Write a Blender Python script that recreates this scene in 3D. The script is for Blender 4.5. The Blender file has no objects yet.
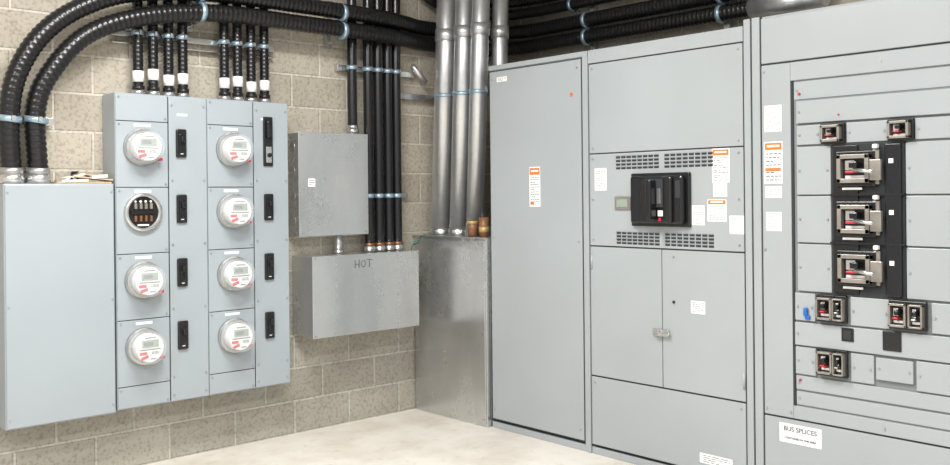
import bpy, bmesh, math, random
from mathutils import Matrix, Vector
random.seed(4)
scn=bpy.context.scene
try:
    scn.view_settings.view_transform='Standard'
except Exception: pass

# ---------------- materials ----------------
def new_mat(name):
    m=bpy.data.materials.new(name); m.use_nodes=True
    nt=m.node_tree; b=nt.nodes['Principled BSDF']
    return m,nt,b
def simple(name,col,rough=.5,metal=0,noise=0.0,scale=6,emit=None,alpha=None,coat=0,bump=0):
    m,nt,b=new_mat(name)
    b.inputs['Base Color'].default_value=(*col,1)
    b.inputs['Roughness'].default_value=rough
    b.inputs['Metallic'].default_value=metal
    b.inputs['Coat Weight'].default_value=coat
    tc=nt.nodes.new('ShaderNodeTexCoord')
    n=nt.nodes.new('ShaderNodeTexNoise'); n.inputs['Scale'].default_value=scale; n.inputs['Detail'].default_value=5
    nt.links.new(tc.outputs['Object'],n.inputs['Vector'])
    if noise>0:
        r=nt.nodes.new('ShaderNodeValToRGB')
        r.color_ramp.elements[0].position=.3; r.color_ramp.elements[1].position=.7
        r.color_ramp.elements[0].color=(*[c*(1-noise) for c in col],1)
        r.color_ramp.elements[1].color=(*[min(1,c*(1+noise)) for c in col],1)
        nt.links.new(n.outputs['Fac'],r.inputs['Fac']); nt.links.new(r.outputs['Color'],b.inputs['Base Color'])
    if bump>0:
        bp=nt.nodes.new('ShaderNodeBump'); bp.inputs['Strength'].default_value=bump; bp.inputs['Distance'].default_value=.01
        nt.links.new(n.outputs['Fac'],bp.inputs['Height']); nt.links.new(bp.outputs['Normal'],b.inputs['Normal'])
    if alpha is not None: b.inputs['Alpha'].default_value=alpha
    if emit: 
        b.inputs['Emission Color'].default_value=(*emit[0],1); b.inputs['Emission Strength'].default_value=emit[1]
    return m
M={}
M['paint']=simple('grey_enamel',(.340,.366,.380),.30,0,.04,1.8)
M['paint2']=simple('grey_enamel_meter',(.328,.367,.395),.34,0,.04,1.8)
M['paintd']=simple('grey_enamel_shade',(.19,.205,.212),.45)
M['gap']=simple('seam_dark',(.025,.028,.032),.8)
M['black']=simple('black_plastic',(.010,.010,.011),.3)
M['tube']=simple('black_conduit',(.007,.007,.008),.28)
M['smooth_black']=simple('black_pvc',(.009,.009,.011),.24)
M['white']=simple('label_white',(.84,.84,.82),.5)
M['ink']=simple('label_ink',(.16,.16,.16),.7)
M['marker']=simple('marker_ink',(.13,.14,.15),.7)
M['pencil']=simple('faint_marker_ink',(.07,.075,.08),.7)
M['orange']=simple('label_orange',(.80,.17,.02),.5)
M['red']=simple('red_plastic',(.5,.02,.03),.4)
M['blue']=simple('blue_plastic',(.01,.12,.45),.4)
M['green']=simple('green_wire',(.02,.30,.22),.5)
M['bluesteel']=simple('strap_blue_zinc',(.34,.46,.56),.32,.6)
M['steel']=simple('zinc_steel',(.62,.62,.61),.26,.9,.08,12)
M['screw']=simple('screw',(.42,.42,.42),.35,.8)
M['beige']=simple('mechanism_metal',(.32,.295,.265),.36,.6,.15,20)
M['meterface']=simple('meter_face',(.72,.72,.72),.45)
M['lcd']=simple('lcd',(.26,.31,.25),.25)
M['glass']=simple('meter_cover',(.78,.82,.84),.03,0,alpha=.22)
M['copper']=simple('copper',(.30,.14,.08),.4,.7)
M['card']=simple('cardboard',(.48,.36,.24),.8,0,.1,15)
M['paper']=simple('paper',(.75,.72,.66),.8)
M['brown']=simple('cup_brown',(.20,.09,.04),.4)
M['gold']=simple('cup_gold',(.46,.33,.13),.35,.3)
M['housing']=simple('fixture_white',(.8,.8,.8),.5)
M['ceil']=simple('ceiling_paint',(.55,.54,.53),.9,0,.04,2)
M['lamp']=simple('lamp_diffuser',(.9,.9,.9),.5,emit=((1,.98,.95),4))

def streaky(name,lo,hi,rough0,rough1,metal,sx,sz,spangle=.12):
    m,nt,b=new_mat(name)
    b.inputs['Metallic'].default_value=metal
    tc=nt.nodes.new('ShaderNodeTexCoord')
    mp=nt.nodes.new('ShaderNodeMapping'); mp.inputs['Scale'].default_value=(sx,sx,sz)
    v=nt.nodes.new('ShaderNodeTexVoronoi'); v.inputs['Scale'].default_value=40
    n=nt.nodes.new('ShaderNodeTexNoise'); n.inputs['Scale'].default_value=1; n.inputs['Detail'].default_value=5
    nt.links.new(tc.outputs['Object'],v.inputs['Vector']); nt.links.new(tc.outputs['Object'],mp.inputs[0]); nt.links.new(mp.outputs[0],n.inputs['Vector'])
    mx=nt.nodes.new('ShaderNodeMix'); mx.data_type='FLOAT'; mx.inputs[0].default_value=1-spangle
    sep=nt.nodes.new('ShaderNodeSeparateColor'); nt.links.new(v.outputs['Color'],sep.inputs[0])
    nt.links.new(sep.outputs[0],mx.inputs[2]); nt.links.new(n.outputs['Fac'],mx.inputs[3])
    r=nt.nodes.new('ShaderNodeValToRGB')
    r.color_ramp.elements[0].position=.3; r.color_ramp.elements[0].color=(*lo,1)
    r.color_ramp.elements[1].position=.7; r.color_ramp.elements[1].color=(*hi,1)
    nt.links.new(mx.outputs[0],r.inputs['Fac']); nt.links.new(r.outputs['Color'],b.inputs['Base Color'])
    r2=nt.nodes.new('ShaderNodeMapRange'); r2.inputs[3].default_value=rough0; r2.inputs[4].default_value=rough1
    nt.links.new(mx.outputs[0],r2.inputs[0]); nt.links.new(r2.outputs[0],b.inputs['Roughness'])
    return m
M['galv']=streaky('galvanised_sheet',(.50,.51,.51),(.68,.69,.69),.16,.38,.85,3.0,1.2,.05)
M['pipe']=streaky('galvanised_conduit',(.50,.51,.52),(.70,.71,.72),.26,.42,.8,14,1.2,.08)

def cmu(name,axis):
    m,nt,b=new_mat(name)
    N=nt.nodes.new; L=nt.links.new
    tc=N('ShaderNodeTexCoord'); sp=N('ShaderNodeSeparateXYZ'); cb=N('ShaderNodeCombineXYZ')
    L(tc.outputs['Object'],sp.inputs[0]); L(sp.outputs[axis],cb.inputs[0]); L(sp.outputs[2],cb.inputs[1])
    br=N('ShaderNodeTexBrick'); L(cb.outputs[0],br.inputs['Vector'])
    br.inputs['Scale'].default_value=1; br.inputs['Brick Width'].default_value=.4064; br.inputs['Row Height'].default_value=.2032
    br.inputs['Mortar Size'].default_value=.0085; br.inputs['Mortar Smooth'].default_value=.3
    br.inputs['Color1'].default_value=(.455,.418,.35,1); br.inputs['Color2'].default_value=(.385,.352,.293,1)
    br.inputs['Mortar'].default_value=(.56,.525,.455,1); br.offset=.5
    n=N('ShaderNodeTexNoise'); n.inputs['Scale'].default_value=3.2; n.inputs['Detail'].default_value=8
    L(tc.outputs['Object'],n.inputs['Vector'])
    n2=N('ShaderNodeTexNoise'); n2.inputs['Scale'].default_value=55; n2.inputs['Detail'].default_value=6
    L(tc.outputs['Object'],n2.inputs['Vector'])
    r=N('ShaderNodeValToRGB'); r.color_ramp.elements[0].position=.3; r.color_ramp.elements[0].color=(.88,.87,.86,1)
    r.color_ramp.elements[1].position=.7; r.color_ramp.elements[1].color=(1.1,1.1,1.1,1); L(n.outputs['Fac'],r.inputs[0])
    r2=N('ShaderNodeValToRGB'); r2.color_ramp.elements[0].position=.36; r2.color_ramp.elements[0].color=(.55,.53,.51,1)
    r2.color_ramp.elements[1].position=.50; r2.color_ramp.elements[1].color=(1,1,1,1); L(n2.outputs['Fac'],r2.inputs[0])
    m1=N('ShaderNodeMixRGB'); m1.blend_type='MULTIPLY'; m1.inputs[0].default_value=1
    m2=N('ShaderNodeMixRGB'); m2.blend_type='MULTIPLY'; m2.inputs[0].default_value=.5
    L(br.outputs['Color'],m1.inputs[1]); L(r.outputs[0],m1.inputs[2]); L(m1.outputs[0],m2.inputs[1]); L(r2.outputs[0],m2.inputs[2])
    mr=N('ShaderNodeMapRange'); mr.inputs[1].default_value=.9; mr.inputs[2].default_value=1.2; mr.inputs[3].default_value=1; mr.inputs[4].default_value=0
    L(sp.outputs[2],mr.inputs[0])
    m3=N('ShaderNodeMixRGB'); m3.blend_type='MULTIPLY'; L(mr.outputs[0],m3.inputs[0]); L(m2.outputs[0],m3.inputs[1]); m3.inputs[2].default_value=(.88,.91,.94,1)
    L(m3.outputs[0],b.inputs['Base Color'])
    b.inputs['Roughness'].default_value=.95; b.inputs['Specular IOR Level'].default_value=.15
    mm=N('ShaderNodeMath'); mm.operation='MULTIPLY_ADD'; mm.inputs[1].default_value=-1.; 
    L(br.outputs['Fac'],mm.inputs[0]); 
    m4=N('ShaderNodeMath'); m4.operation='MULTIPLY'; m4.inputs[1].default_value=.65; L(n2.outputs['Fac'],m4.inputs[0]); L(m4.outputs[0],mm.inputs[2])
    bp=N('ShaderNodeBump'); bp.inputs['Strength'].default_value=.9; bp.inputs['Distance'].default_value=.009
    L(mm.outputs[0],bp.inputs['Height']); L(bp.outputs[0],b.inputs['Normal'])
    return m
def floor_mat():
    m,nt,b=new_mat('concrete_floor'); N=nt.nodes.new; L=nt.links.new
    tc=N('ShaderNodeTexCoord')
    n=N('ShaderNodeTexNoise'); n.inputs['Scale'].default_value=1.8; n.inputs['Detail'].default_value=10; n.inputs['Roughness'].default_value=.62
    L(tc.outputs['Object'],n.inputs['Vector'])
    r=N('ShaderNodeValToRGB'); e=r.color_ramp.elements
    e[0].position=.30; e[0].color=(.55,.49,.41,1); e[1].position=.56; e[1].color=(.76,.72,.655,1)
    L(n.outputs['Fac'],r.inputs[0])
    n3=N('ShaderNodeTexNoise'); n3.inputs['Scale'].default_value=14; n3.inputs['Detail'].default_value=6; L(tc.outputs['Object'],n3.inputs['Vector'])
    r3=N('ShaderNodeValToRGB'); r3.color_ramp.elements[0].position=.33; r3.color_ramp.elements[0].color=(.82,.79,.74,1); r3.color_ramp.elements[1].position=.42; r3.color_ramp.elements[1].color=(1,1,1,1)
    L(n3.outputs['Fac'],r3.inputs[0])
    mx=N('ShaderNodeMixRGB'); mx.blend_type='MULTIPLY'; mx.inputs[0].default_value=.5; L(r.outputs[0],mx.inputs[1]); L(r3.outputs[0],mx.inputs[2])
    L(mx.outputs[0],b.inputs['Base Color'])
    b.inputs['Roughness'].default_value=.38
    n2=N('ShaderNodeTexNoise'); n2.inputs['Scale'].default_value=40; L(tc.outputs['Object'],n2.inputs['Vector'])
    bp=N('ShaderNodeBump'); bp.inputs['Strength'].default_value=.15; bp.inputs['Distance'].default_value=.004; L(n2.outputs['Fac'],bp.inputs['Height']); L(bp.outputs[0],b.inputs['Normal'])
    return m

# ---------------- builder ----------------
WALL=Matrix(((1,0,0,0),(0,0,-1,5.05),(0,1,0,0),(0,0,0,1)))          # a=X, b=Z, c=out from back wall
GEAR=Matrix(((0,0,-1,4.03),(-1,0,0,4.305),(0,1,0,0),(0,0,0,1)))      # a=4.305-Y, b=Z, c=out of gear front
ID=Matrix.Identity(4)
class B:
    def __init__(s,name,mtx=ID):
        s.name=name; s.m=mtx; s.bm=bmesh.new(); s.mats=[]
    def mi(s,k):
        if k not in s.mats: s.mats.append(k)
        return s.mats.index(k)
    def box(s,a0,a1,b0,b1,c0,c1,k,bev=0,rot=0,axis='Z'):
        t=bmesh.new()
        bmesh.ops.create_cube(t,size=1)
        sx,sy,sz=abs(a1-a0),abs(b1-b0),abs(c1-c0)
        bmesh.ops.scale(t,vec=(sx,sy,sz),verts=t.verts)
        if bev>0:
            bmesh.ops.bevel(t,geom=t.edges[:],offset=min(bev,sx*.45,sy*.45,sz*.45),segments=2,affect='EDGES',profile=.5)
        if rot: bmesh.ops.rotate(t,cent=(0,0,0),matrix=Matrix.Rotation(rot,3,axis),verts=t.verts)
        bmesh.ops.translate(t,vec=((a0+a1)/2,(b0+b1)/2,(c0+c1)/2),verts=t.verts)
        s._merge(t,k,False)
    def _merge(s,t,k,smooth,sm=None):
        i=s.mi(k); vm={}
        for v in t.verts: vm[v]=s.bm.verts.new(s.m@v.co)
        for f in t.faces:
            try:
                g=s.bm.faces.new([vm[v] for v in f.verts]); g.material_index=i
                g.smooth = f.smooth if smooth else False
            except ValueError: pass
        t.free()
    def cyl(s,p0,p1,r,k,r2=None,seg=24,caps=True):
        s.rings([Vector(p0),Vector(p1)],[r,r if r2 is None else r2],k,seg,caps)
    def rings(s,pts,rad,k,seg=16,caps=True):
        i=s.mi(k); pts=[Vector(p) for p in pts]; rs=[]
        up=None
        n=len(pts)
        for j,p in enumerate(pts):
            a=pts[max(0,j-1)]; b=pts[min(n-1,j+1)]
            t=(b-a)
            if t.length<1e-9: t=s.lt
            t=t.normalized(); s.lt=t
            if up is None:
                up=Vector((0,0,1)) if abs(t.z)<.9 else Vector((1,0,0))
            x=(up-t*up.dot(t)).normalized(); up=x; y=t.cross(x)
            rs.append([s.bm.verts.new(s.m@(p+(x*math.cos(q)+y*math.sin(q))*rad[j])) for q in [2*math.pi*w/seg for w in range(seg)]])
        for j in range(n-1):
            for w in range(seg):
                f=s.bm.faces.new([rs[j][w],rs[j][(w+1)%seg],rs[j+1][(w+1)%seg],rs[j+1][w]]); f.material_index=i; f.smooth=True
        if caps:
            for rr,rev in ((rs[0],True),(rs[-1],False)):
                f=s.bm.faces.new(rr[::-1] if rev else rr); f.material_index=i
    def lathe(s,ca,cb,prof,k,seg=40,c0=0):
        i=s.mi(k); rs=[]
        for r,c in prof:
            rs.append([s.bm.verts.new(s.m@Vector((ca+r*math.cos(2*math.pi*w/seg),cb+r*math.sin(2*math.pi*w/seg),c0+c))) for w in range(seg)])
        for j in range(len(prof)-1):
            for w in range(seg):
                f=s.bm.faces.new([rs[j][w],rs[j][(w+1)%seg],rs[j+1][(w+1)%seg],rs[j+1][w]]); f.material_index=i; f.smooth=False if prof[j][1]==prof[j+1][1] else True
        f=s.bm.faces.new(rs[-1]); f.material_index=i
    def screw(s,a,b,c,r=.005):
        s.cyl((a,b,c),(a,b,c+.004),r,'screw',seg=8)
    def sticker(s,a,b,w,h,c,head=None,lines=5,hh=.25):
        s.box(a-w/2,a+w/2,b-h/2,b+h/2,c-.001,c+.0012,'white')
        top=b+h/2
        if head:
            s.box(a-w*.46,a+w*.46,top-h*hh,top-h*.03,c,c+.0018,head); top-=h*hh
            s.box(a-w*.34,a+w*.34,top+h*hh*.35,top+h*hh*.6,c,c+.0022,'white')
        n=max(lines*2,3)
        d=(top-(b-h/2))/(n+1)
        for j in range(n):
            y=top-d*(j+1); x=a-w*.40
            while x<a+w*.40:
                L=random.uniform(.08,.22)*w
                if j%3==2 and x>a: break
                s.box(x,min(x+L,a+w*.42),y-d*.17,y+d*.17,c,c+.0018,'ink'); x+=L+w*.05
    def done(s,parent=None):
        me=bpy.data.meshes.new(s.name)
        bmesh.ops.recalc_face_normals(s.bm,faces=s.bm.faces[:])
        s.bm.to_mesh(me); s.bm.free()
        for k in s.mats: me.materials.append(M[k] if isinstance(k,str) else k)
        o=bpy.data.objects.new(s.name,me); scn.collection.objects.link(o)
        if parent: o.parent=parent
        return o
def spline(pts,step=.01):
    pts=[Vector(p) for p in pts]; P=[pts[0]*2-pts[1]]+pts+[pts[-1]*2-pts[-2]]
    raw=[]
    for i in range(1,len(P)-2):
        for j in range(40):
            t=j/40; a,b,c,d=P[i-1:i+3]
            raw.append(.5*((2*b)+(c-a)*t+(2*a-5*b+4*c-d)*t*t+(3*b-a-3*c+d)*t**3))
    raw.append(P[-2])
    out=[raw[0]]; acc=0
    for i in range(1,len(raw)):
        seg=raw[i]-raw[i-1]; L=seg.length; pos=0
        while acc+L-pos>=step:
            pos+=step-acc; acc=0; out.append(raw[i-1]+seg*(pos/L))
        acc+=L-pos
    return out
def corr(b,pts,r,k='tube',pitch=.024,seg=16,amp=.90):
    p=spline(pts,pitch/3); rad=[r if j%3!=2 else r*amp for j in range(len(p))]
    b.rings(p,rad,k,seg)
def text(body,size,mtx,mat,parent,name):
    cu=bpy.data.curves.new(name,'FONT'); cu.body=body; cu.size=size; cu.extrude=.0006; cu.align_x='CENTER'; cu.align_y='CENTER'
    cu.offset=.0003
    cu.materials.append(M[mat]); o=bpy.data.objects.new(name,cu); scn.collection.objects.link(o); o.parent=parent; o.matrix_local=mtx
    return o

# ---------------- room ----------------
def slab(name,x0,x1,y0,y1,z0,z1,mat):
    M[name]=mat; b=B(name); b.box(x0,x1,y0,y1,z0,z1,name); return b.done()
slab('floor',-3,5.1,-3,5.25,-.15,0,floor_mat())
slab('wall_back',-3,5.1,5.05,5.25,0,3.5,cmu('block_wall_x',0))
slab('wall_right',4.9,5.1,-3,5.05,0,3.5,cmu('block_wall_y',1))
slab('ceiling',-3,5.1,-3,5.25,3.5,3.6,M['ceil'])

# ---------------- meter stack ----------------
C=.18
b=B('meter_center_cabinet',WALL)
cols=[1.878,2.166,2.392,2.680,2.912]
for x0,x1 in ((1.878,2.390),(2.394,2.912)):
    b.box(x0,x1,.362,2.033,.002,C-.006,'paint2',.004)
    b.box(x0+.004,x1-.004,.370,2.027,C-.007,C-.004,'gap')
rows=[1.747,1.396,1.038,.685]
cells=[2.029,1.885,1.533,1.18,.83,.48,.366]
for ci,(x0,x1) in enumerate(zip(cols[:-1],cols[1:])):
    if ci%2==0:
        for t,bt in zip(cells[:-1],cells[1:]):
            b.box(x0+.003,x1-.003,bt+.002,t-.002,C-.006,C,'paint2',.003)
            b.screw(x0+.018,(t-.018),C); b.screw(x1-.018,(bt+.018),C)
        for t in cells[1:5]:
            b.box((x0+x1)/2-.045,(x0+x1)/2+.045,t-.028,t-.014,C,C+.001,'white')
    else:
        b.box(x0+.003,x1-.003,.366,2.029,C-.006,C,'paint2',.003)
        for z in (1.98,1.57,1.22,.87,.50,.40):
            b.screw(x0+.02,z,C); b.screw(x1-.02,z,C)
        b.box(x0+.05,x0+.11,1.925,1.937,C,C+.001,'white')
for x in (2.236,2.772):
    for j,z in enumerate((1.774,1.415,1.066,.722)):
        if x>2.5 and j==0:
            z=1.80
            b.box(x-.031,x+.031,z-.145,z+.145,C,C+.012,'black',.008)
            b.box(x-.018,x+.018,z-.125,z-.03,C+.01,C+.02,'steel',.003)
            b.box(x-.018,x+.018,z+.02,z+.12,C+.01,C+.035,'smooth_black',.008)
            b.cyl((x,z-.08,C+.018),(x,z-.08,C+.03),.012,'black')
        else:
            b.box(x-.030,x+.030,z-.078,z+.078,C,C+.016,'black',.012)
            b.box(x-.016,x+.016,z-.05,z+.05,C+.014,C+.022,'smooth_black',.004)
            b.box(x-.012,x+.012,z+.005,z+.035,C+.02,C+.045,'black',.004)
            b.box(x-.008,x+.008,z-.060,z-.056,C+.016,C+.018,'white')
mc=b.done()
def meter(x,z):
    b=B('electric_meter',WALL)
    b.lathe(x,z,[(.0,0),(.100,0),(.100,.018),(.094,.026),(.094,.034),(.08,.034),(.08,.02)],'steel',48,C+.0005)
    b.lathe(x,z,[(.074,.02),(.074,.085),(.071,.088),(0.001,.088)],'meterface',40,C)
    f=C+.0885
    b.box(x-.045,x+.045,z+.004,z+.044,f-.001,f+.003,'lcd',.002)
    b.box(x-.036,x+.014,z+.013,z+.034,f,f+.004,'marker')
    b.box(x-.055,x+.055,z-.010,z-.004,f-.001,f+.001,'ink')
    b.box(x-.058,x-.018,z-.034,z-.018,f-.001,f+.001,'red')
    b.box(x-.050,x-.010,z-.056,z-.040,f-.001,f+.001,'red',rot=.3)
    b.box(x+.005,x+.050,z-.036,z-.014,f-.001,f+.001,'white')
    for q in range(6): b.box(x+.008+q*.007,x+.012+q*.007,z-.034,z-.017,f,f+.002,'marker')
    b.box(x-.03,x+.03,z+.052,z+.058,f-.001,f+.001,'ink')
    b.box(x-.00,x+.03,z-.060,z-.054,f-.001,f+.001,'ink')
    b.lathe(x,z,[(.086,.03),(.084,.100),(.081,.112),(.070,.121),(.04,.126),(.001,.128)],'glass',40,C)
    b.box(x+.076,x+.100,z-.072,z-.056,C+.02,C+.04,'red',.004)
    return b.done(mc)
for ci,x in enumerate((2.018,2.544)):
    for j,z in enumerate(rows):
        if ci==0 and j==1: continue
        meter(x,z)
x,z=2.018,1.400
b=B('open_meter_socket',WALL)
b.lathe(x,z,[(.102,0),(.102,.022),(.094,.028),(.086,.028),(.086,.004),(.001,.004)],'steel',48,C)
b.lathe(x,z,[(.085,.004),(.085,.006),(.001,.006)],'black',40,C)
for dx in (-.042,-.014,.014,.042):
    b.box(x+dx-.007,x+dx+.007,z+.018,z+.048,C+.004,C+.022,'beige',.002)
    b.box(x+dx-.006,x+dx+.006,z-.048,z-.018,C+.004,C+.022,'copper',.002)
    b.cyl((x+dx,z+.058,C+.006),(x+dx,z+.058,C+.014),.006,'white',seg=10)
b.box(x-.066,x+.066,z-.006,z+.006,C+.004,C+.018,'black')
b.box(x-.03,x+.03,z-.072,z-.064,C+.004,C+.014,'white')
b.done(mc)

b=B('wireway_cabinet',WALL)
b.box(1.335,1.870,.352,1.553,.003,.172,'paint2',.004)
b.box(1.340,1.866,.358,1.548,.171,.180,'paint2',.003)
for z in (.40,.95,1.51):
    b.screw(1.352,z,.18); b.screw(1.855,z,.18)
b.done()
b=B('cardboard_scrap',WALL)
b.box(1.585,1.86,1.5535,1.562,.02,.17,'card')
b.box(1.61,1.74,1.562,1.574,.05,.175,'paper',rot=.04)
b.box(1.67,1.87,1.578,1.585,.05,.165,'card',rot=-.09)
b.box(1.635,1.73,1.586,1.596,.07,.16,'paper',rot=.25)
b.box(1.70,1.80,1.596,1.603,.06,.15,'card',rot=-.16)
b.box(1.76,1.84,1.582,1.598,.08,.17,'paper',rot=.1)
b.rings([(1.66,1.575,.16),(1.675,1.61,.13),(1.71,1.612,.10),(1.72,1.58,.08)],[.008]*4,'smooth_black',8)
b.done()

# conduits above the meter stack (with their strut and straps)
b=B('flexible_conduit_riser_bank',WALL)
RX=(2.040,2.124,2.212,2.295,2.548,2.632,2.720,2.808)
for i,x in enumerate(RX):
    zl=(2.135,2.15,2.125,2.14)[i%4]
    corr(b,[(x,2.05,.09),(x,2.5,.088),(x+.004,3.1,.085),(x,3.49,.085)],.028)
    b.cyl((x,2.036,.09),(x,2.060,.09),.037,'steel',seg=10)
    b.cyl((x,2.060,.09),(x,2.085,.09),.033,'black',seg=16)
    b.cyl((x,zl-.03,.09),(x,zl+.03,.09),.0298,'white',seg=16)
    b.rings([(x,2.36,.087),(x,2.385,.087)],[.032,.032],'bluesteel',16)
    b.box(x-.006,x+.006,2.362,2.383,.115,.135,'screw')
b.box(1.92,2.90,2.355,2.39,.004,.045,'steel',.003)
b.box(1.92,2.90,2.315,2.325,.004,.045,'steel',.003)
b.done()

# big swept conduits
b=B('swept_conduit_bundle',WALL)
inner=[(1.515,1.60,.11),(1.495,1.93,.15),(1.57,2.13,.18),(1.74,2.32,.19),(2.03,2.445,.19),(2.46,2.515,.19),(3.0,2.52,.19),(3.6,2.52,.18),(3.85,2.52,.12),(4.05,2.52,.063),(4.45,2.525,.07),(4.68,2.53,.13),(4.785,2.535,.35),(4.80,2.535,.7),(4.80,2.535,1.5),(4.80,2.535,2.15)]
outer=[(1.390,1.60,.11),(1.370,1.87,.15),(1.40,2.09,.18),(1.52,2.30,.19),(1.72,2.46,.19),(2.0,2.57,.19),(2.46,2.625,.19),(3.0,2.63,.19),(3.6,2.63,.18),(3.85,2.63,.12),(4.05,2.63,.063),(4.45,2.64,.07),(4.68,2.65,.13),(4.785,2.65,.35),(4.80,2.65,.7),(4.80,2.65,1.5),(4.80,2.65,2.15)]
corr(b,inner,.050,pitch=.03,seg=20); corr(b,outer,.050,pitch=.03,seg=20)
for (x,z) in ((1.515,1.56),(1.390,1.56)):
    b.cyl((x,1.555,.11),(x,1.60,.11),.060,'steel',seg=12)
    b.cyl((x,1.60,.11),(x,1.635,.113),.056,'screw',seg=24)
for x in (2.36,3.30):
    for z in (2.51,2.62):
        b.rings([(x-.014,z,.19),(x+.014,z,.19)],[.056,.056],'bluesteel',20)
    b.box(x-.02,x+.02,2.42,2.72,.004,.045,'steel')
    b.box(x-.006,x+.006,2.45,2.70,.045,.14,'steel')
for c in (.9,1.95):
    for z in (2.535,2.65):
        b.rings([(4.80,z,c-.014),(4.80,z,c+.014)],[.056,.056],'bluesteel',20)
    b.box(4.856,4.896,2.44,2.76,c-.02,c+.02,'steel')
b.cyl((4.80,2.535,2.15),(4.80,2.535,2.6),.058,'pipe',seg=24); b.cyl((4.80,2.65,2.15),(4.80,2.65,2.6),.058,'pipe',seg=24)
b.box(1.28,1.60,1.85,1.89,.004,.09,'steel',.003)
for x in (1.372,1.495):
    b.rings([(x,1.856,.150),(x+.003,1.885,.152)],[.056,.056],'bluesteel',20)
    b.box(x-.008,x+.008,1.86,1.882,.2,.225,'screw')
b.done()
b=B('overhead_conduit_run',WALL)
for dz,dc in ((0,0),(.09,.0),(.18,.01)):
    r=.038
    # sweeps down from the ceiling, then follows the corner along the right wall
    x0=3.90-dz*.2
    pts=[(x0-.02+dz*.25,3.40,.075),(x0+dz*.25,3.14+dz*.4,.075),(x0+.09+dz*.2,2.92+dz*.85,.075),(x0+.27+dz*.3,2.81+dz,.075),(4.45,2.79+dz,.08),(4.70,2.78+dz,.16),(4.80,2.78+dz,.4),(4.82,2.78+dz,.9),(4.82,2.78+dz,2.8)]
    corr(b,pts,r,'smooth_black' if dz else 'tube')
for c in (.75,1.9):
    b.box(4.862,4.896,2.70,3.02,c-.02,c+.02,'steel')
    for dz in (0,.09,.18): b.rings([(4.82,2.78+dz,c-.012),(4.82,2.78+dz,c+.012)],[.043,.043],'bluesteel',18)
b.done()

# ---------------- junction box, lower box ----------------
b=B('junction_box',WALL)
b.box(3.005,3.508,1.235,1.865,.002,.145,'galv',.003)
b.box(2.998,3.514,1.230,1.872,.143,.152,'galv',.002)
for q in ((3.02,1.25),(3.49,1.25),(3.02,1.85),(3.49,1.85)): b.screw(q[0],q[1],.152)
b.sticker(3.09,1.56,.05,.05,.152,None,1)
for z in (1.33,1.48,1.63,1.78):
    b.cyl((3.0055,z,.07),(3.0035,z,.07),.03,'steel',seg=20)
b.cyl((3.33,1.115,.08),(3.33,1.234,.08),.025,'pipe')
b.cyl((3.33,1.112,.08),(3.33,1.135,.08),.034,'steel',seg=10)
b.done()
b=B('splice_box',WALL)
b.box(3.035,3.838,.622,1.108,.002,.240,'galv',.003)
b.box(3.028,3.845,.616,1.112,.238,.25,'galv',.002)
for q in ((3.045,.63),(3.828,.63),(3.045,1.1),(3.828,1.1)): b.screw(q[0],q[1],.25)
hot=b.done()
b=B('handwriting',WALL)
def stroke(p,r=.0024):
    b.rings([(x,z,.2503) for x,z in p],[r]*len(p),'pencil',6)
def LL(p): return [(3.40+(x-3.40)*1.1,1.050+(z-1.053)*1.0) for x,z in p]
stroke(LL([(3.345,1.075),(3.343,1.03)])); stroke(LL([(3.372,1.078),(3.370,1.028)])); stroke(LL([(3.343,1.05),(3.372,1.053)]))
stroke(LL([(3.40+.014*math.cos(t*.6),1.053+.021*math.sin(t*.6)) for t in range(11)]))
stroke(LL([(3.425,1.078),(3.462,1.075)])); stroke(LL([(3.444,1.077),(3.441,1.03)]))
b.done(hot)
b=B('ground_wire',WALL)
for k,h,o in (('green',.05,0),('smooth_black',.035,.012)):
    pp=spline([(3.815,1.113,.20+o),(3.83,1.113+h,.20+o),(3.875,1.12+h,.19+o),(3.93,1.18,.16),(3.975,1.20,.12),(4.02,1.208,.12)],.01)
    b.rings(pp,[.003]*len(pp),k,8)
b.done()
b=B('conduit_riser_group',WALL)
for x,zb in ((3.44,1.874),(3.565,1.113),(3.645,1.113),(3.725,1.113),(3.795,1.113)):
    pp=spline([(x,zb+.03,.09),(x,2.2,.088),(x+.006,2.9,.085),(x,3.49,.085)],.05)
    b.rings(pp,[.031]*len(pp),'smooth_black',18)
    b.cyl((x,zb,.09),(x,zb+.035,.09),.040,'steel',seg=10)
    b.cyl((x,zb+.035,.09),(x,zb+.055,.09),.035,'copper' if x>3.5 else 'steel',seg=16)
    b.rings([(x,2.288,.088),(x,2.314,.088)],[.035,.035],'bluesteel',16)
    b.box(x-.006,x+.006,2.29,2.312,.12,.14,'screw')
    if x>3.5: b.rings([(x,1.462,.088),(x,1.488,.088)],[.035,.035],'bluesteel',16)
b.box(3.36,3.98,2.28,2.32,.004,.045,'steel',.003)
b.box(3.54,3.92,1.46,1.49,.004,.045,'steel',.003)
b.done()

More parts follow.
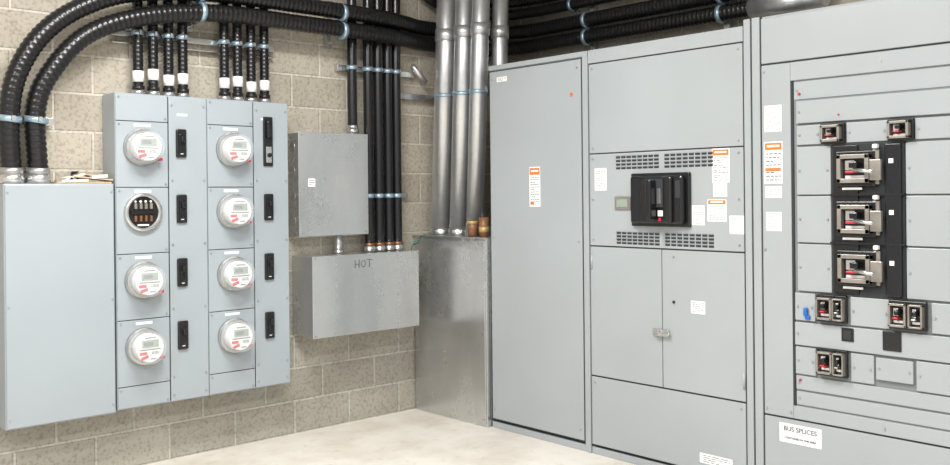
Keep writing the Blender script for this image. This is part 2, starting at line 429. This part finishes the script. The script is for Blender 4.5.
# ---------------- galvanised transition box ----------------
b=B('galvanised_wireway_box')
b.box(4.0,4.55,4.312,5.045,0.0,1.195,'galv',.003)
b.box(3.994,4.001,4.325,5.035,.02,1.18,'galv',.002)
b.box(3.985,4.55,4.312,5.045,1.193,1.203,'galv',.002)
for y in (4.34,5.02):
    for z in (.05,.6,1.15): b.cyl((3.994,y,z),(3.990,y,z),.006,'screw',seg=8)
b.done()
b=B('large_conduit_bank')
for (y,x,r,zb) in ((4.895,4.12,.072,1.204),(4.715,4.12,.062,1.204),(4.565,4.13,.058,1.204),(4.535,4.32,.055,1.204)):
    ln=.13 if x<4.2 else .06
    yt=y-ln*(3.49-zb)/2.286
    b.rings([(x,y,zb),(x,yt,3.49)],[r,r],'pipe',28)
    b.rings([(x,y,zb),(x,y-.003,zb+.05)],[r+.008,r+.008],'steel',28)
    for z0,z1,e,mt in ((2.52,2.60,.006,'pipe'),(2.14,2.165,.005,'bluesteel')):
        f=lambda z: y-ln*(z-zb)/2.286
        b.rings([(x,f(z0),z0),(x,f(z1),z1)],[r+e,r+e],mt,28)
b.box(4.205,4.245,4.33,5.045,2.13,2.17,'steel',.003)
b.box(3.80,4.245,5.0,5.045,2.13,2.17,'steel',.003)
b.cyl((3.95,4.98,2.36),(4.06,4.975,2.25),.02,'pipe')
b.done()
b=B('paint_cup')
b.rings([(4.035,4.475,1.204),(4.035,4.475,1.304)],[.030,.036],'brown',24)
b.rings([(4.035,4.475,1.285),(4.035,4.475,1.306)],[.0365,.0375],'gold',24)
b.done()
b=B('paint_cup')
b.rings([(4.05,4.385,1.204),(4.05,4.385,1.33)],[.03,.034],'brown',24); b.rings([(4.05,4.385,1.235),(4.05,4.385,1.27)],[.033,.034],'gold',24)
b.done()

# ---------------- switchgear ----------------
def carcass(b,a0,a1,top,depth=.6,base=.05):
    b.box(a0,a1,base,top,-depth,-.008,'paint',.003)
    b.box(a0+.01,a1-.01,0,base,-depth+.02,-.03,'gap')
    b.box(a0,a1,0,.038,-.06,-.004,'paint',.003)
TOP=2.288
b=B('switchgear_cabinet',GEAR)
carcass(b,0,.822,TOP)
b.box(.004,.776,.052,TOP-.035,-.010,-.005,'gap')
b.box(.008,.770,.060,TOP-.04,-.008,0,'paint',.004)
b.box(0,.822,TOP-.03,TOP,-.01,.004,'paint',.003)
b.box(.782,.822,.0,TOP,-.01,.002,'paint',.003)
b.box(.776,.782,.05,TOP-.03,-.01,-.003,'gap')
for z in (.12,1.2,2.2): b.screw(.745,z,0); b.screw(.03,z,0)
b.sticker(.398,1.52,.09,.24,0,'orange',6,.20)
b.box(.362,.390,1.412,1.43,.001,.003,'orange')
b.cyl((.70,2.05,0),(.70,2.05,.004),.011,'orange',seg=14); b.cyl((.70,2.05,.004),(.70,2.05,.006),.005,'ink',seg=8)
b.sticker(.12,2.195,.09,.03,0,None,1)
b.done()

b=B('switchgear_cabinet',GEAR)
a0,a1=.826,1.822
carcass(b,a0,a1,TOP)
b.box(a0+.003,a1-.003,.05,TOP-.02,-.010,-.006,'gap')
b.box(a0,a1,TOP-.075,TOP,-.008,.003,'paint',.003)
b.box(a0+.005,a1-.005,1.703,2.207,-.008,0,'paint',.004)
b.box(a0+.005,a1-.005,.448,1.177,-.008,-.004,'gap')
b.box(a0+.005,1.3215,.448,1.176,-.008,0,'paint',.004)
b.box(1.3255,a1-.005,.448,1.176,-.008,0,'paint',.004)
b.box(a0+.005,a1-.005,.055,.440,-.008,0,'paint',.004)
b.box(a0+.005,a1-.005,1.183,1.697,-.008,0,'paint',.004)
for (x0,x1) in ((1.02,1.315),(1.345,1.65)):
    for (z0,z1) in ((1.605,1.685),(1.195,1.268)):
        n=8
        for i in range(n):
            for j in range(4):
                xx=x0+(x1-x0)*(i+.5)/n; zz=z0+(z1-z0)*(j+.5)/4
                b.box(xx-.0150,xx+.0150,zz-.007,zz+.0055,-.001,.0012,'gap')
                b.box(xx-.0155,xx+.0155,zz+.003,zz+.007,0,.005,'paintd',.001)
b.box(1.14,1.515,1.298,1.582,0,.02,'black',.006)
b.box(1.16,1.495,1.315,1.565,.018,.055,'smooth_black',.012)
b.box(1.24,1.44,1.32,1.56,.05,.075,'black',.01)
b.box(1.285,1.395,1.40,1.55,.07,.085,'gap',.004)
b.box(1.325,1.355,1.335,1.545,.08,.135,'smooth_black',.008)
b.box(1.295,1.318,1.44,1.47,.084,.088,'red'); b.box(1.362,1.385,1.42,1.50,.084,.088,'steel')
b.box(1.30,1.32,1.36,1.38,.074,.078,'white'); b.box(1.36,1.39,1.355,1.385,.074,.078,'white')
b.box(1.365,1.380,1.33,1.345,.074,.08,'red')
b.box(1.455,1.485,1.45,1.54,.054,.057,'gap')
b.box(1.015,1.125,1.385,1.458,0,.008,'beige',.002); b.box(1.032,1.108,1.40,1.443,.007,.010,'lcd')
for z in (1.215,1.44,1.67):
    b.screw(a0+.03,z,0); b.screw(a1-.03,z,0)
for (x,z) in ((a0+.03,2.18),(a1-.03,2.18),(a0+.03,1.73),(a1-.03,1.73),(a0+.03,.41),(a1-.03,.41)): b.screw(x,z,0)
b.sticker(.912,1.555,.085,.125,0,None,6)
b.sticker(1.69,1.61,.10,.17,0,'orange',5,.2)
b.sticker(1.685,1.490,.08,.070,0,None,4)
b.sticker(1.555,1.36,.075,.10,0,None,5)
b.sticker(1.665,1.385,.11,.11,0,'orange',4,.22)
b.sticker(1.778,1.315,.08,.09,0,None,4)
b.sticker(1.548,.889,.085,.065,0,None,3)
b.sticker(1.645,.125,.19,.05,0,None,2)
b.box(1.27,1.37,.718,.758,0,.012,'steel',.003)
b.box(1.30,1.385,.727,.743,.01,.03,'steel',.004)
b.cyl((1.305,.738,.01),(1.305,.738,.035),.014,'screw',seg=14)
b.cyl((a0+.015,1.05,0),(a0+.015,1.13,0),.007,'paint',seg=10)
b.cyl((1.81,.51,0),(1.81,.59,0),.007,'paint',seg=10)
b.cyl((1.40,.905,-.001),(1.40,.905,.005),.008,'gap',seg=12); b.screw(1.40,1.14,0)
b.done()

b=B('switchgear_cabinet',GEAR)
a0,a1=1.826,3.30
T2=TOP+.03
carcass(b,a0,a1,T2)
b.box(a0,1.862,0,T2,-.01,.004,'paint',.003)
b.box(1.863,1.872,.0,T2,-.01,-.004,'gap')
b.box(1.873,1.915,0,T2,-.01,.008,'paint',.003)
b.box(1.915,1.921,.05,T2,-.01,0,'gap')
b.box(1.921,a1,2.09,T2-.01,-.008,.004,'paint',.004)
b.box(1.921,2.072,.413,2.082,-.008,.004,'paint',.004)
b.box(2.072,a1,1.995,2.082,-.008,.006,'paint',.004)
b.box(2.072,a1,.413,.475,-.008,.004,'paint',.004)
b.box(1.921,a1,.055,.405,-.008,.004,'paint',.004)
b.box(1.921,a1,.405,.413,-.009,-.003,'gap'); b.box(1.921,a1,2.082,2.09,-.009,-.003,'gap')
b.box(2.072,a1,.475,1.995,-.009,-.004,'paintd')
b.box(2.072,2.084,.475,1.995,-.005,.003,'gap')
def plate(x0,x1,z0,z1,c=.0,screws=True):
    b.box(x0+.003,x1-.003,z0+.0025,z1-.0025,-.006,c,'paint',.003)
    if screws:
        for xx in (x0+.018,x1-.018):
            b.screw(xx,(z0+z1)/2,c,.005)
E=3.16
plate(2.084,E,1.902,1.990)
b.cyl((2.115,1.93,0),(2.115,1.93,.008),.006,'red',seg=10)
plate(2.10,E,1.79,1.898,.012)
plate(2.10,2.225,1.69,1.785,.008); plate(2.34,2.53,1.69,1.785,.008); plate(2.64,E,1.69,1.785,.008)
for z0,z1 in ((1.459,1.685),(1.238,1.457),(1.013,1.236)):
    plate(2.10,2.272,z0,z1,.010)
    plate(2.60,E-.06,z0,z1,.010)
b.box(2.272,2.60,1.013,1.685,-.006,.012,'gap')
b.box(2.285,2.40,1.02,1.68,.01,.022,'black',.003)
b.box(2.52,2.59,1.02,1.68,.01,.03,'smooth_black',.006)
for z in (1.46,1.245):
    b.box(2.275,2.60,z-.004,z+.004,.01,.033,'black')
def mech(x,z,w,h,c=.012,handle=1):
    b.box(x-w*.62,x+w*.62,z-h*.62,z+h*.62,c-.012,c+.006,'black',.004)
    t=w*.13
    b.box(x-w/2,x+w/2,z+h/2-t,z+h/2,c,c+.035,'beige',.002)
    b.box(x-w/2,x+w/2,z-h/2,z-h/2+t,c,c+.035,'beige',.002)
    b.box(x-w/2,x-w/2+t,z-h/2,z+h/2,c,c+.035,'beige',.002)
    b.box(x+w/2-t,x+w/2,z-h/2,z+h/2,c,c+.035,'beige',.002)
    b.box(x-w*.28,x+w*.02,z-h*.05,z+h*.3,c,c+.02,'steel',.002)
    b.box(x-w*.2,x+w*.12,z-h*.16,z-h*.08,c+.01,c+.045,'red' if handle!=2 else 'steel',.003)
    b.box(x-w*.05,x+w*.2,z+h*.02,z+h*.24,c+.01,c+.055,'smooth_black',.004)
    b.box(x-w*.3,x+w*.3,z-h*.34,z-h*.24,c+.004,c+.012,'white')
    if handle==1:
        b.cyl((x+w*.1,z-h*.05,c+.05),(x+w*.75,z-h*.12,c+.075),.009,'steel',seg=12)
        b.box(x+w*.5,x+w*.85,z-h*.42,z+h*.30,c+.01,c+.03,'beige',.003)
for z in (1.575,1.353,1.135):
    mech(2.395,z,.145,.125,.03,1)
    b.box(2.47,2.50,z-.07,z+.08,.02,.034,'beige',.002)
    b.box(2.475,2.498,z+.085,z+.105,.022,.05,'white',.006)
    b.box(2.33,2.42,z-.093,z-.083,.022,.026,'white')
    b.box(2.54,2.56,z+.02,z+.04,.029,.031,'white')
mech(2.282,1.737,.09,.075,.012,0); mech(2.585,1.737,.09,.075,.012,0)
plate(2.084,2.19,.875,1.008,.008); plate(2.35,2.53,.875,1.008,.008); plate(2.70,E,.875,1.008,.008)
mech(2.245,.945,.075,.10,.014,0); mech(2.31,.945,.05,.10,.014,2); mech(2.575,.945,.075,.10,.014,0); mech(2.65,.945,.06,.10,.014,2)
plate(2.084,E,.76,.872,.012)
b.box(2.315,2.37,.805,.865,.011,.016,'black'); b.box(2.325,2.36,.815,.855,.015,.018,'gap')
b.box(2.50,2.58,.785,.87,.011,.018,'black',.003)
plate(2.084,2.19,.625,.757,.008); plate(2.35,2.46,.625,.757,.008); plate(2.464,2.63,.65,.752,.012); plate(2.635,E,.625,.757,.008)
mech(2.245,.70,.075,.10,.014,0); mech(2.31,.70,.05,.10,.014,2)
plate(2.084,E,.552,.622,.004); plate(2.084,E,.48,.548,.002)
b.box(2.135,2.155,.90,.94,.009,.025,'blue',.006); b.box(2.14,2.165,.885,.905,.009,.02,'blue',.004)
for (x,z) in ((2.30,1.82),(2.10,.60)): b.cyl((x+.01,z,.004),(x+.01,z,.014),.005,'red',seg=8)
b.sticker(1.981,1.825,.09,.125,.004,None,7)
b.sticker(1.981,1.615,.095,.20,.004,'orange',4,.2); b.box(1.94,2.02,1.575,1.59,.005,.008,'orange')
b.sticker(1.981,1.475,.085,.055,.004,None,3)
b.sticker(1.981,1.335,.08,.09,.004,None,6)
b.box(2.0,2.21,.295,.385,.003,.0055,'white')
for (x,z) in ((1.935,2.05),(1.935,.44),(2.06,.44),(1.935,1.2),(2.5,.44),(2.5,2.04),(3.0,2.04)): b.screw(x,z,.005)
g3=b.done()
TM=Matrix(((0,0,-1,0),(-1,0,0,0),(0,1,0,0),(0,0,0,1)))
text('BUS SPLICES',.031,Matrix.Translation((4.0235,4.305-2.105,.36))@TM,'marker',g3,'label_text')
text('CONTAINED IN THIS AREA',.013,Matrix.Translation((4.0235,4.305-2.105,.318))@TM,'marker',g3,'label_text_small')

# ---------------- lighting ----------------
def lamp(x,y,energy,sx=1.2,sy=.35):
    b=B('ceiling_light_fixture'); b.box(x-sx/2-.03,x+sx/2+.03,y-sy/2-.03,y+sy/2+.03,3.42,3.5,'housing',.01)
    b.box(x-sx/2,x+sx/2,y-sy/2,y+sy/2,3.412,3.421,'lamp'); o=b.done()
    l=bpy.data.lights.new('ceiling_lamp','AREA'); l.shape='RECTANGLE'; l.size=sx; l.size_y=sy; l.energy=energy; l.color=(1,.99,.97)
    lo=bpy.data.objects.new('ceiling_lamp',l); scn.collection.objects.link(lo); lo.location=(x,y,3.40); lo.parent=o
lamp(1.7,3.1,120); lamp(1.5,.4,110); lamp(-.6,2.2,112)
w=bpy.data.worlds.new('world'); scn.world=w; w.use_nodes=True
w.node_tree.nodes['Background'].inputs[0].default_value=(1,.995,.985,1); w.node_tree.nodes['Background'].inputs[1].default_value=.88

# ---------------- camera ----------------
cam=bpy.data.cameras.new('camera'); co=bpy.data.objects.new('camera',cam); scn.collection.objects.link(co)
cam.sensor_width=36; cam.lens=930/950*36; cam.shift_y=-(232.5-194)/950
kk=.010
fw=Vector((.6717,.7408,0)).normalized(); rt=Vector((fw.y,-fw.x,0)); up=Vector((0,0,1))
r2=(rt-up*kk).normalized(); u2=(up+rt*kk).normalized()
m=Matrix((( r2.x,u2.x,-fw.x,0),(r2.y,u2.y,-fw.y,0),(r2.z,u2.z,-fw.z,1.48),(0,0,0,1)))
co.matrix_world=m
scn.camera=co
